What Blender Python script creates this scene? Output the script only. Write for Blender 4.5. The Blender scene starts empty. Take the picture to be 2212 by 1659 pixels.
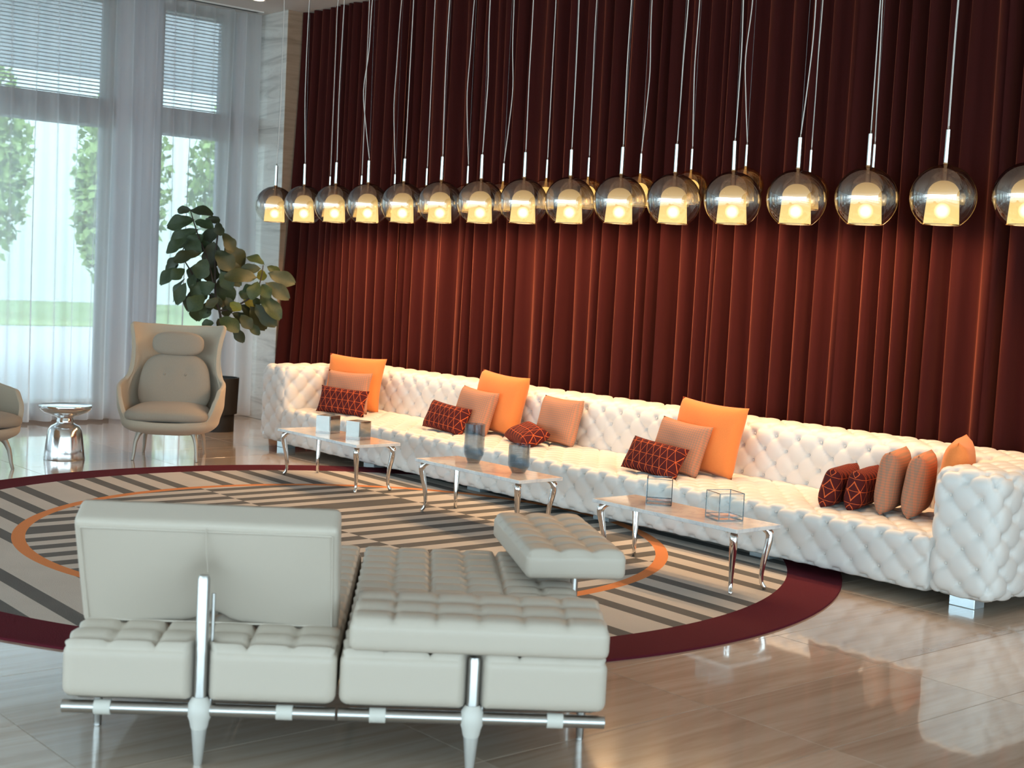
import bpy, bmesh, math, random
from math import sin, cos, pi, radians, sqrt, exp
from mathutils import Vector, Matrix

random.seed(7)
C = bpy.context.scene.collection
SC = bpy.context.scene
rnd = random.uniform

# ------------------------------------------------------------------ camera
CAM_LOC = Vector((0, 0, 1.6))
FWD = Vector((-0.75276518, 0.65406955, -0.07441512)).normalized()
ROLL = 0.05124448
cd = bpy.data.cameras.new('camera'); cam = bpy.data.objects.new('camera', cd); C.objects.link(cam)
rgt = FWD.cross(Vector((0, 0, 1))).normalized(); up = rgt.cross(FWD)
rgt2 = rgt * cos(ROLL) + up * sin(ROLL); up2 = up * cos(ROLL) - rgt * sin(ROLL)
cam.matrix_world = Matrix(((rgt2.x, up2.x, -FWD.x, 0), (rgt2.y, up2.y, -FWD.y, 0), (rgt2.z, up2.z, -FWD.z, 1.6), (0, 0, 0, 1)))
cd.sensor_width = 36.0; cd.lens = 36.0 * 3010.6 / 2212.0
cd.dof.use_dof = True; cd.dof.focus_distance = 8.8; cd.dof.aperture_fstop = 4.2
cd.clip_end = 300
SC.camera = cam
# ------------------------------------------------------------------ world and exposure
w = bpy.data.worlds.new('sky'); SC.world = w; w.use_nodes = True
bg = w.node_tree.nodes['Background']
bg.inputs[0].default_value = (0.77, 0.90, 1.0, 1); bg.inputs[1].default_value = 5.6
SC.view_settings.view_transform = 'Standard'; SC.view_settings.look = 'None'
SC.view_settings.exposure = 0.0; SC.view_settings.gamma = 1.0; SC.view_settings.use_curve_mapping = False
SC.cycles.max_bounces = 7; SC.cycles.diffuse_bounces = 3; SC.cycles.glossy_bounces = 4
SC.cycles.adaptive_threshold = .05; SC.cycles.adaptive_min_samples = 16
SC.cycles.transparent_max_bounces = 24; SC.cycles.transmission_bounces = 6
SC.cycles.sample_clamp_indirect = 6.0; SC.cycles.caustics_reflective = False; SC.cycles.caustics_refractive = False
SC.cycles.use_denoising = True
LAMP = (1.0, 0.60, 0.30)
def portal(name, loc, rot, sx, sy):
    l = bpy.data.lights.new(name, 'AREA'); l.shape = 'RECTANGLE'; l.size = sx; l.size_y = sy
    l.cycles.is_portal = True
    o = bpy.data.objects.new(name, l); C.objects.link(o); o.location = loc; o.rotation_euler = rot
portal('daylight_portal_left', (-13.6, 2.0, 2.2), (0, -pi/2, 0), 4.2, 12.0)
portal('daylight_portal_rear', (-3.4, -7.3, 2.1), (pi/2, 0, 0), 18.0, 4.0)
portal('daylight_portal_right', (6.3, 0.0, 2.1), (0, pi/2, 0), 4.0, 13.0)

# ------------------------------------------------------------------ helpers
def link(name, me, parent=None):
    o = bpy.data.objects.new(name, me); C.objects.link(o)
    if parent is not None: o.parent = parent
    return o
def setmat(me, mats, smooth):
    for m in (mats if isinstance(mats, (list, tuple)) else [mats]): me.materials.append(m)
    if smooth:
        me.polygons.foreach_set('use_smooth', [True] * len(me.polygons))
def mesh(name, V, F, mats, parent=None, smooth=True):
    me = bpy.data.meshes.new(name); me.from_pydata([tuple(v) for v in V], [], F); me.update()
    setmat(me, mats, smooth)
    return link(name, me, parent)
def fin(name, bm, mats, parent=None, smooth=False, angle=None):
    bmesh.ops.recalc_face_normals(bm, faces=bm.faces)
    me = bpy.data.meshes.new(name); bm.to_mesh(me); bm.free()
    setmat(me, mats, smooth)
    if angle: me.set_sharp_from_angle(angle=radians(angle))
    return link(name, me, parent)
def thing(name, label, cat, loc=(0, 0, 0), rz=0, group=None):
    o = link(name, None); o.location = loc; o.rotation_euler = (0, 0, rz); o.empty_display_size = .1
    return tag(o, label, cat, group)
def tag(o, label, cat, group=None):
    o['label'] = label; o['category'] = cat
    if group: o['group'] = group
    return o
def struct(o, label=None):
    o['kind'] = 'structure'
    if label: o['label'] = label
    return o
def dup(o, parent=None):
    c = o.copy(); C.objects.link(c)
    if parent is not None: c.parent = parent
    for ch in list(o.children): dup(ch, c)
    return c
def bbox(bm, lo, hi, bev=0, seg=2):
    r = bmesh.ops.create_cube(bm, size=1)
    vs = r['verts']
    for v in vs:
        v.co = Vector([lo[i] + (v.co[i] + .5) * (hi[i] - lo[i]) for i in range(3)])
    if bev:
        es = list({e for v in vs for e in v.link_edges})
        bmesh.ops.bevel(bm, geom=es, offset=bev, segments=seg, profile=.5, affect='EDGES')
def box(name, lo, hi, m, parent=None, bev=0, seg=2, smooth=False):
    bm = bmesh.new(); bbox(bm, lo, hi, bev, seg); return fin(name, bm, m, parent, smooth, 40 if smooth else None)
def lathe_data(prof, n=32, close=False):
    V, F = [], []
    for r, z in prof:
        for k in range(n):
            a = 2 * pi * k / n; V.append((r * cos(a), r * sin(a), z))
    for j in range(len(prof) - 1):
        for k in range(n):
            a, b = j * n + k, j * n + (k + 1) % n
            F.append((a, b, b + n, a + n))
    if close:
        F.append(tuple(range(n))[::-1]); F.append(tuple(range((len(prof) - 1) * n, len(prof) * n)))
    return V, F
def lathe(name, prof, m, parent=None, n=32, close=False, angle=35, loc=(0, 0, 0)):
    V, F = lathe_data(prof, n, close)
    o = mesh(name, V, F, m, parent, True); o.data.set_sharp_from_angle(angle=radians(angle)); o.location = loc
    return o
def tube_data(path, rad, n=10, cap=True, squash=None):
    P = [Vector(p) for p in path]; V, F = [], []
    T = [(P[min(i + 1, len(P) - 1)] - P[max(i - 1, 0)]).normalized() for i in range(len(P))]
    ref = Vector((0, 0, 1)) if abs(T[0].z) < .9 else Vector((1, 0, 0))
    u = T[0].cross(ref).normalized()
    for i, p in enumerate(P):
        u = (u - T[i] * u.dot(T[i])).normalized(); v = T[i].cross(u)
        r = rad[i] if isinstance(rad, (list, tuple)) else rad
        for k in range(n):
            a = 2 * pi * k / n; V.append(p + (u * cos(a) + v * sin(a)) * r)
    for j in range(len(P) - 1):
        for k in range(n):
            a, b = j * n + k, j * n + (k + 1) % n
            F.append((a, b, b + n, a + n))
    if cap:
        F.append(tuple(range(n))[::-1]); F.append(tuple(range((len(P) - 1) * n, len(P) * n)))
    return V, F
def tube(name, path, rad, m, parent=None, n=10, cap=True):
    V, F = tube_data(path, rad, n, cap)
    o = mesh(name, V, F, m, parent, True); o.data.set_sharp_from_angle(angle=radians(50)); return o
def bez(pts, n=8):
    # Catmull-Rom through points
    P = [Vector(p) for p in pts]; P = [2 * P[0] - P[1]] + P + [2 * P[-1] - P[-2]]; out = []
    for i in range(1, len(P) - 2):
        for k in range(n):
            t = k / n
            out.append(.5 * ((2 * P[i]) + (P[i + 1] - P[i - 1]) * t + (2 * P[i - 1] - 5 * P[i] + 4 * P[i + 1] - P[i + 2]) * t * t + (-P[i - 1] + 3 * P[i] - 3 * P[i + 1] + P[i + 2]) * t ** 3))
    out.append(P[-2]); return out
def cubegrid(name, lo, hi, r, step, m, disp=None, warp=None, parent=None, smooth=True):
    """rounded box as a surface lattice; disp(i,j,k,p,n,face)->offset along the normal"""
    lo = Vector(lo); hi = Vector(hi); s = hi - lo
    N = [max(2, int(round(s[a] / step))) for a in range(3)]
    idx, V, F = {}, [], []
    def vid(i, j, k):
        key = (i, j, k)
        if key in idx: return idx[key]
        q = Vector((lo.x + s.x * i / N[0], lo.y + s.y * j / N[1], lo.z + s.z * k / N[2]))
        c = Vector([min(max(q[a], lo[a] + r), hi[a] - r) for a in range(3)])
        n = (q - c); n = n.normalized() if n.length > 1e-9 else Vector((0, 0, 1))
        p = c + n * r
        if disp:
            f = 'front' if j == 0 else 'top' if k == N[2] else 'left' if i == 0 else 'right' if i == N[0] else 'back' if j == N[1] else 'bottom'
            p = p + n * disp(q - lo, f)
        if warp: p = warp(p)
        idx[key] = len(V); V.append(p); return idx[key]
    for j in range(N[1]):
        for i in range(N[0]):
            F.append((vid(i, j, 0), vid(i, j + 1, 0), vid(i + 1, j + 1, 0), vid(i + 1, j, 0)))
            F.append((vid(i, j, N[2]), vid(i + 1, j, N[2]), vid(i + 1, j + 1, N[2]), vid(i, j + 1, N[2])))
    for k in range(N[2]):
        for i in range(N[0]):
            F.append((vid(i, 0, k), vid(i + 1, 0, k), vid(i + 1, 0, k + 1), vid(i, 0, k + 1)))
            F.append((vid(i, N[1], k), vid(i, N[1], k + 1), vid(i + 1, N[1], k + 1), vid(i + 1, N[1], k)))
        for j in range(N[1]):
            F.append((vid(0, j, k), vid(0, j, k + 1), vid(0, j + 1, k + 1), vid(0, j + 1, k)))
            F.append((vid(N[0], j, k), vid(N[0], j + 1, k), vid(N[0], j + 1, k + 1), vid(N[0], j, k + 1)))
    return mesh(name, V, F, m, parent, smooth)

# ------------------------------------------------------------------ materials
def nmat(name):
    m = bpy.data.materials.new(name); m.use_nodes = True
    nt = m.node_tree; return m, nt, nt.nodes['Principled BSDF']
def nd(nt, typ, ins=None, **props):
    n = nt.nodes.new(typ)
    for k, v in props.items(): setattr(n, k, v)
    for k, v in (ins or {}).items():
        if isinstance(v, bpy.types.NodeSocket): nt.links.new(v, n.inputs[k])
        else: n.inputs[k].default_value = v
    return n
def P(name, col, rough=.5, metal=0, **kw):
    m, nt, b = nmat(name)
    b.inputs['Base Color'].default_value = (*col, 1); b.inputs['Roughness'].default_value = rough
    b.inputs['Metallic'].default_value = metal
    for k, v in kw.items(): b.inputs[k.replace('_', ' ')].default_value = v
    return m
def mathn(nt, op, a, b=None, c=None):
    n = nd(nt, 'ShaderNodeMath', operation=op)
    for i, v in enumerate((a, b, c)):
        if v is None: continue
        if isinstance(v, bpy.types.NodeSocket): nt.links.new(v, n.inputs[i])
        else: n.inputs[i].default_value = v
    return n.outputs[0]
def ramp(nt, fac, stops, interp='LINEAR'):
    r = nd(nt, 'ShaderNodeValToRGB', {'Fac': fac}); e = r.color_ramp; e.interpolation = interp
    while len(e.elements) < len(stops): e.elements.new(.5)
    for el, (p, c) in zip(e.elements, stops): el.position = p; el.color = (*c, 1)
    return r.outputs[0]
def mixc(nt, fac, a, b):
    n = nd(nt, 'ShaderNodeMix', data_type='RGBA')
    for k, v in ((0, fac), (6, a), (7, b)):
        if isinstance(v, bpy.types.NodeSocket): nt.links.new(v, n.inputs[k])
        elif k == 0: n.inputs[0].default_value = v
        else: n.inputs[k].default_value = (*v, 1)
    return n.outputs[2]
def bump(nt, b, h, strength=.2, dist=.01):
    n = nd(nt, 'ShaderNodeBump', {'Height': h, 'Strength': strength, 'Distance': dist}); nt.links.new(n.outputs[0], b.inputs['Normal'])

def stone(name, scale, stops, rough, rand=False, coat=0, dist=1.0):
    m, nt, b = nmat(name)
    tc = nd(nt, 'ShaderNodeTexCoord'); vec = tc.outputs['Object']
    if rand:
        oi = nd(nt, 'ShaderNodeObjectInfo'); off = mathn(nt, 'MULTIPLY', oi.outputs['Random'], 37.0)
        cx = nd(nt, 'ShaderNodeCombineXYZ', {0: off, 1: off, 2: off})
        vec = nd(nt, 'ShaderNodeVectorMath', {0: vec, 1: cx.outputs[0]}, operation='ADD').outputs[0]
    mp = nd(nt, 'ShaderNodeMapping', {'Vector': vec, 'Scale': scale})
    n1 = nd(nt, 'ShaderNodeTexNoise', {'Vector': mp.outputs[0], 'Scale': 1.0, 'Detail': 6.0, 'Roughness': .62, 'Distortion': dist})
    col = ramp(nt, n1.outputs[0], stops)
    if rand:
        hv = nd(nt, 'ShaderNodeHueSaturation', {'Color': col, 'Value': mathn(nt, 'MULTIPLY_ADD', oi.outputs['Random'], .22, .90)})
        col = hv.outputs[0]
    nt.links.new(col, b.inputs['Base Color']); b.inputs['Roughness'].default_value = rough
    b.inputs['Coat Weight'].default_value = coat; b.inputs['Coat Roughness'].default_value = .04
    return m
M = {}
M['tile'] = stone('polished_veined_stone', (9.0, .7, 1), [(.30, (.40, .295, .215)), (.46, (.52, .41, .32)), (.58, (.59, .49, .40)), (.75, (.46, .35, .265))], .17, True, .9, .6)
M['grout'] = P('floor_joint', (.13, .10, .08), .6)
M['pier'] = stone('pale_veined_stone', (.8, .8, 7.0), [(.30, (.40, .37, .34)), (.45, (.60, .56, .52)), (.60, (.68, .645, .60)), (.76, (.52, .48, .44))], .28, False, .2, 1.6)
M['marble'] = stone('white_marble', (5, 5, 5), [(.35, (.62, .63, .66)), (.5, (.80, .80, .80)), (.7, (.84, .84, .83))], .12, False, .4, 2.5)
M['ceiling'] = P('ceiling_paint', (.66, .63, .60), .8)
M['wallpaint'] = P('wall_paint', (.62, .60, .58), .8)
M['columnpaint'] = P('column_cladding', (.55, .54, .58), .6)
M['transom'] = P('bronze_transom', (.20, .155, .14), .5)
M['dark'] = P('dark_slot', (.03, .03, .03), .6)
M['slat'] = P('blind_slat', (.62, .66, .68), .5)
M['white'] = P('white_trim', (.78, .77, .74), .5)
M['chrome'] = P('chrome', (.80, .79, .78), .08, 1.0)
M['alu'] = P('brushed_aluminium', (.52, .51, .50), .30, 1.0)
M['legalu'] = P('satin_aluminium_leg', (.40, .36, .31), .45, .6)
M['drum'] = P('hammered_silver', (.78, .78, .78), .16, 1.0)
M['acrylic'] = P('clear_acrylic_block', (.75, .82, .86), .08, .55)
M['blackpot'] = P('matt_black_planter', (.012, .012, .013), .55)
M['soil'] = P('potting_soil', (.05, .035, .025), .9)
M['bark'] = P('dark_bark', (.035, .026, .02), .8)
M['sofa'] = P('white_tufted_leather', (.80, .79, .775), .42, Specular_IOR_Level=.45)
M['sofabtn'] = P('white_leather_button', (.80, .77, .73), .4)
M['leather'] = P('pale_grey_leather', (.60, .53, .455), .40, Specular_IOR_Level=.45)
M['strap'] = P('off_white_leather_strap', (.70, .68, .63), .5)
M['leg'] = P('satin_white_metal', (.66, .65, .63), .35, .5)
M['collar'] = P('off_white_cast_joint', (.72, .70, .66), .4)
M['velvet'] = P('dark_red_velvet', (.043, .0072, .0066), .9, Sheen_Weight=.65, Sheen_Roughness=.42, Specular_IOR_Level=.1)
M['velvet'].node_tree.nodes['Principled BSDF'].inputs['Sheen Tint'].default_value = (.85, .27, .16, 1)
M['cord'] = P('clear_lamp_cord', (.78, .74, .70), .35)
M['wire'] = P('steel_wire', (.25, .25, .25), .4, .8)
M['rod'] = P('polished_rod', (.82, .80, .76), .15, 1.0)
M['brass'] = P('brass_collar', (.75, .5, .28), .25, 1.0)
M['canopy'] = P('dark_canopy', (.05, .045, .045), .4)
M['concrete'] = P('pale_concrete', (.40, .41, .42), .9)
M['grass'] = P('lawn', (.24, .33, .14), .95)
M['outwall'] = P('pale_soffit', (.74, .76, .78), .8)
def fabric(name, col, col2, sc=260, amt=.5, rough=.9):
    m, nt, b = nmat(name)
    tc = nd(nt, 'ShaderNodeTexCoord')
    n = nd(nt, 'ShaderNodeTexNoise', {'Vector': tc.outputs['Object'], 'Scale': sc, 'Detail': 2.0})
    nt.links.new(mixc(nt, n.outputs[0], col, col2), b.inputs['Base Color'])
    b.inputs['Roughness'].default_value = rough; b.inputs['Specular IOR Level'].default_value = .2
    b.inputs['Sheen Weight'].default_value = .15
    bump(nt, b, n.outputs[0], .25, .002)
    return m
M['chairshell'] = fabric('beige_wool', (.46, .38, .29), (.54, .46, .36))
M['chaircush'] = fabric('greige_wool', (.32, .265, .21), (.40, .34, .275))
M['orange'] = fabric('orange_cotton', (.78, .23, .060), (.88, .29, .085), 180)
# peach gingham
def gingham():
    m, nt, b = nmat('peach_check_weave')
    tc = nd(nt, 'ShaderNodeTexCoord'); s = nd(nt, 'ShaderNodeSeparateXYZ', {0: tc.outputs['Object']})
    fx = mathn(nt, 'GREATER_THAN', mathn(nt, 'FRACT', mathn(nt, 'MULTIPLY', s.outputs[0], 62.0)), .5)
    fz = mathn(nt, 'GREATER_THAN', mathn(nt, 'FRACT', mathn(nt, 'MULTIPLY', s.outputs[2], 62.0)), .5)
    f = mathn(nt, 'MULTIPLY', mathn(nt, 'ADD', fx, fz), .5)
    nt.links.new(mixc(nt, f, (.60, .24, .14), (.36, .235, .17)), b.inputs['Base Color'])
    b.inputs['Roughness'].default_value = .9; b.inputs['Specular IOR Level'].default_value = .2
    return m
M['peach'] = gingham()
def trilines():
    m, nt, b = nmat('maroon_triangle_weave')
    tc = nd(nt, 'ShaderNodeTexCoord'); s = nd(nt, 'ShaderNodeSeparateXYZ', {0: tc.outputs['Object']})
    x = mathn(nt, 'MULTIPLY', s.outputs[0], 1 / .056); z = mathn(nt, 'MULTIPLY', s.outputs[2], 1 / .072)
    def line(v, wd): return mathn(nt, 'LESS_THAN', mathn(nt, 'ABSOLUTE', mathn(nt, 'SUBTRACT', mathn(nt, 'FRACT', v), .5)), wd)
    d1 = mathn(nt, 'MULTIPLY_ADD', z, .5, x); d2 = mathn(nt, 'MULTIPLY_ADD', z, -.5, x); d3 = mathn(nt, 'MULTIPLY_ADD', z, 1.5, x)
    t = mathn(nt, 'MAXIMUM', line(mathn(nt, 'ADD', z, .5), .020), mathn(nt, 'MAXIMUM', line(d1, .030), line(d2, .030)))
    nt.links.new(mixc(nt, t, (.085, .013, .014), (.70, .13, .035)), b.inputs['Base Color'])
    b.inputs['Roughness'].default_value = .85; b.inputs['Specular IOR Level'].default_value = .2
    return m
M['maroon'] = trilines()
# rug
def rugmat():
    m, nt, b = nmat('striped_rug_pile')
    tc = nd(nt, 'ShaderNodeTexCoord'); s = nd(nt, 'ShaderNodeSeparateXYZ', {0: tc.outputs['Object']})
    x, y = s.outputs[0], s.outputs[1]
    r = mathn(nt, 'SQRT', mathn(nt, 'ADD', mathn(nt, 'MULTIPLY', x, x), mathn(nt, 'MULTIPLY', y, y)))
    # inner field: stripes along y, shifted half a period in every other band
    band = mathn(nt, 'FLOOR', mathn(nt, 'MULTIPLY', y, 1 / 1.09))
    odd = mathn(nt, 'ABSOLUTE', mathn(nt, 'MODULO', band, 2.0))
    xi = mathn(nt, 'MULTIPLY_ADD', odd, .106, x)
    for edge in (-.848, ):
        xi = mathn(nt, 'MULTIPLY_ADD', mathn(nt, 'LESS_THAN', x, edge), .106, xi)
    xi = mathn(nt, 'MULTIPLY_ADD', mathn(nt, 'GREATER_THAN', x, .848), .106, xi)
    inner = mathn(nt, 'LESS_THAN', mathn(nt, 'FRACT', mathn(nt, 'MULTIPLY_ADD', xi, 1 / .212, 20.0)), .5)
    # outer field: groups of four dark stripes along x, a wide cream gap between the groups
    yo = mathn(nt, 'ADD', mathn(nt, 'MULTIPLY_ADD', x, .034, y), 8 * 1.015 - .02)
    tt = mathn(nt, 'MULTIPLY', mathn(nt, 'FRACT', mathn(nt, 'MULTIPLY', yo, 1 / 1.015)), 1.015)
    outer = mathn(nt, 'LESS_THAN', mathn(nt, 'FRACT', mathn(nt, 'MULTIPLY_ADD', tt, 1 / .22, 4 - .122 / .22)), .43)
    outer = mathn(nt, 'MULTIPLY', outer, mathn(nt, 'MULTIPLY', mathn(nt, 'GREATER_THAN', tt, .11), mathn(nt, 'LESS_THAN', tt, .90)))
    isin = mathn(nt, 'LESS_THAN', r, 1.92)
    fac = mathn(nt, 'ADD', mathn(nt, 'MULTIPLY', inner, isin), mathn(nt, 'MULTIPLY', outer, mathn(nt, 'SUBTRACT', 1.0, isin)))
    ns = nd(nt, 'ShaderNodeTexNoise', {'Vector': tc.outputs['Object'], 'Scale': 3.0, 'Detail': 3.0})
    nf = nd(nt, 'ShaderNodeTexNoise', {'Vector': tc.outputs['Object'], 'Scale': 150.0, 'Detail': 2.0})
    lightc = mixc(nt, ns.outputs[0], (.53, .495, .455), (.64, .60, .555)); darkc = mixc(nt, ns.outputs[0], (.125, .123, .12), (.18, .178, .173))
    col = mixc(nt, fac, lightc, darkc)
    ring = mathn(nt, 'MULTIPLY', mathn(nt, 'GREATER_THAN', r, 1.865), mathn(nt, 'LESS_THAN', r, 1.94))
    col = mixc(nt, ring, col, (.72, .27, .105))
    col = mixc(nt, mathn(nt, 'GREATER_THAN', r, 2.63), col, (.105, .014, .024))
    nt.links.new(col, b.inputs['Base Color']); b.inputs['Roughness'].default_value = .95; b.inputs['Specular IOR Level'].default_value = .1
    bump(nt, b, nf.outputs[0], .35, .004)
    return m
M['rug'] = rugmat()
def thinglass(name, tint, refl=.12, gloss=(1, 1, 1), rough=.02, fres=1.45, shadow_tint=None):
    m = bpy.data.materials.new(name); m.use_nodes = True; nt = m.node_tree; nt.nodes.clear()
    out = nd(nt, 'ShaderNodeOutputMaterial')
    t = nd(nt, 'ShaderNodeBsdfTransparent', {0: (*tint, 1)}); g = nd(nt, 'ShaderNodeBsdfGlossy', {0: (*gloss, 1), 1: rough})
    lw = nd(nt, 'ShaderNodeLayerWeight', {0: .35})
    f = mathn(nt, 'MULTIPLY_ADD', mathn(nt, 'POWER', lw.outputs['Facing'], 2.5), .75, refl)
    mx = nd(nt, 'ShaderNodeMixShader', {0: f, 1: t.outputs[0], 2: g.outputs[0]}); nt.links.new(mx.outputs[0], out.inputs[0])
    return m
M['pane'] = thinglass('window_glass', (.90, .96, .96), .04)
M['clearglass'] = thinglass('clear_vase_glass', (.93, .95, .955), .012)
M['glassedge'] = thinglass('clear_glass_edge', (.30, .36, .40), .10)
M['blueglass'] = thinglass('smoky_blue_glass', (.66, .70, .73), .035, (.85, .92, 1.0), .08)
M['mercury'] = thinglass('silvered_glass', (.55, .51, .47), .22, (.92, .90, .87), .06)
def globeglass(name, stops, tr_stops, gl_stops=((0, (.95, .93, .9)), (1, (.95, .93, .9)))):
    """smoked glass: the metallised film fades from the crown to the open rim"""
    m = bpy.data.materials.new(name); m.use_nodes = True; nt = m.node_tree; nt.nodes.clear()
    out = nd(nt, 'ShaderNodeOutputMaterial'); tc = nd(nt, 'ShaderNodeTexCoord')
    z = nd(nt, 'ShaderNodeSeparateXYZ', {0: tc.outputs['Generated']}).outputs[2]
    tint = ramp(nt, z, tr_stops); film = ramp(nt, z, stops)
    t = nd(nt, 'ShaderNodeBsdfTransparent', {0: tint}); g = nd(nt, 'ShaderNodeBsdfGlossy', {0: ramp(nt, z, gl_stops), 1: .02})
    lw = nd(nt, 'ShaderNodeLayerWeight', {0: .3})
    f = mathn(nt, 'MINIMUM', mathn(nt, 'MULTIPLY_ADD', mathn(nt, 'POWER', lw.outputs['Facing'], 3.0), .6, film), .9)
    mx = nd(nt, 'ShaderNodeMixShader', {0: f, 1: t.outputs[0], 2: g.outputs[0]}); nt.links.new(mx.outputs[0], out.inputs[0])
    return m
g3 = lambda v: (v, v, v)
M['smoke'] = globeglass('smoked_mirror_glass', [(0, g3(.06)), (.28, g3(.16)), (.45, g3(.34)), (.75, g3(.50)), (1, g3(.50))], [(0, (.97, .95, .90)), (.30, (.93, .90, .84)), (.50, (.64, .60, .56)), (.80, (.46, .41, .40)), (1, (.62, .46, .32))], [(0, (.95, .93, .9)), (.48, (.92, .90, .88)), (.72, (.42, .39, .39)), (1, (.36, .33, .33))])
M['amber'] = globeglass('pale_amber_glass', [(0, g3(.05)), (1, g3(.10))], [(0, (.95, .84, .64)), (1, (.90, .72, .48))])
def emis(name, col, st, trans=0):
    m = bpy.data.materials.new(name); m.use_nodes = True; nt = m.node_tree; nt.nodes.clear()
    out = nd(nt, 'ShaderNodeOutputMaterial'); e = nd(nt, 'ShaderNodeEmission', {0: (*col, 1), 1: st}); s = e.outputs[0]
    if trans:
        t = nd(nt, 'ShaderNodeBsdfTransparent', {0: (1, .93, .8, 1)})
        s = nd(nt, 'ShaderNodeMixShader', {0: trans, 1: s, 2: t.outputs[0]}).outputs[0]
    nt.links.new(s, out.inputs[0]); return m
M['shade'] = emis('glowing_opal_shade', (1.0, .69, .27), 1.4, .22)
def bulbmat():
    m = bpy.data.materials.new('glowing_bulb'); m.use_nodes = True; nt = m.node_tree; nt.nodes.clear()
    out = nd(nt, 'ShaderNodeOutputMaterial'); lw = nd(nt, 'ShaderNodeLayerWeight', {0: .5})
    f = mathn(nt, 'SUBTRACT', 1.0, lw.outputs['Facing'])
    e = nd(nt, 'ShaderNodeEmission', {0: (1.0, .74, .40, 1), 1: mathn(nt, 'MULTIPLY', mathn(nt, 'POWER', f, 2.6), 22.0)})
    t = nd(nt, 'ShaderNodeBsdfTransparent')
    mx = nd(nt, 'ShaderNodeMixShader', {0: f, 1: t.outputs[0], 2: e.outputs[0]}); nt.links.new(mx.outputs[0], out.inputs[0]); return m
M['bulb'] = bulbmat()
M['downlight'] = emis('lit_downlight_lens', (1.0, .78, .5), 12)
def sheermat():
    m = bpy.data.materials.new('white_voile'); m.use_nodes = True; nt = m.node_tree; nt.nodes.clear()
    out = nd(nt, 'ShaderNodeOutputMaterial')
    t = nd(nt, 'ShaderNodeBsdfTransparent', {0: (.97, .98, 1, 1)}); tl = nd(nt, 'ShaderNodeBsdfTranslucent', {0: (.95, .95, .97, 1)})
    d = nd(nt, 'ShaderNodeBsdfDiffuse', {0: (.82, .80, .80, 1)})
    a = nd(nt, 'ShaderNodeMixShader', {0: .30, 1: tl.outputs[0], 2: d.outputs[0]})
    lw = nd(nt, 'ShaderNodeLayerWeight', {0: .5})
    f = mathn(nt, 'MINIMUM', mathn(nt, 'MULTIPLY_ADD', mathn(nt, 'POWER', lw.outputs['Facing'], 2.0), .40, .54), .97)
    mx = nd(nt, 'ShaderNodeMixShader', {0: f, 1: t.outputs[0], 2: a.outputs[0]}); nt.links.new(mx.outputs[0], out.inputs[0]); return m
M['sheer'] = sheermat()
def leafmat(name, c1, c2):
    m, nt, b = nmat(name)
    tc = nd(nt, 'ShaderNodeTexCoord'); n = nd(nt, 'ShaderNodeTexNoise', {'Vector': tc.outputs['Object'], 'Scale': 14.0, 'Detail': 3.0})
    nt.links.new(mixc(nt, n.outputs[0], c1, c2), b.inputs['Base Color']); b.inputs['Roughness'].default_value = .55
    return m
M['leaf'] = leafmat('fig_leaf_green', (.014, .032, .013), (.050, .075, .020))
M['leafold'] = leafmat('fig_leaf_olive', (.016, .030, .009), (.042, .044, .012))
M['leafnew'] = leafmat('fig_leaf_yellow_green', (.09, .11, .012), (.17, .17, .02))
M['treeleaf'] = leafmat('garden_foliage', (.20, .32, .10), (.36, .46, .14))

# ------------------------------------------------------------------ the setting
ZC = 4.22
floor = struct(box('floor', (-13.9, -7.4, -.12), (6.6, 8.2, -.005), M['grout']), 'polished veined stone floor of long tiles')
TX, TY = .57, 1.13
tile_me = None
for i in range(-17, 9):
    for j in range(-6, 4):
        x0 = -4.01 + TX * i; y0 = 5.21 + TY * j
        if x0 + TX < -13.4 or x0 > .6 or y0 + TY < -1.6 or y0 > 7.9: continue
        if tile_me is None:
            t = box('tile', (.001, .001, -.02), (TX - .001, TY - .001, 0), M['tile'], floor, .0012, 1); tile_me = t.data
        else:
            t = link('tile', tile_me, floor)
        t.location = (x0, y0, 0)
for nm, lo, hi in (('floor_margin', (-13.9, -7.4, -.01), (6.6, -1.58, 0)), ('floor_margin', (.55, -1.58, -.01), (6.6, 8.2, 0))):
    struct(box(nm, lo, hi, M['tile'], floor))
struct(box('ceiling', (-13.9, -7.4, ZC), (6.6, 8.2, ZC + .2), M['ceiling']), 'plain off-white ceiling')
struct(box('wall_rear', (-13.9, 8.0, 0), (6.6, 8.2, ZC), M['wallpaint']), 'wall behind the red velvet curtains')
struct(box('wall_pier', (-13.6, 7.59, 0), (-12.5, 8.0, ZC), M['pier'], None, .004, 1), 'pale veined stone pier between window wall and red curtain')
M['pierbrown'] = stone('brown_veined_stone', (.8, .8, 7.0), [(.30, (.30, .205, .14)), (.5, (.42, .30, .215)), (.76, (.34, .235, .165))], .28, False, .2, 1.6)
struct(box('trim_2', (-12.5, 7.592, 0), (-12.492, 8.0, ZC), M['pierbrown']), 'brown veined stone return of the pier beside the red curtain')
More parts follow.
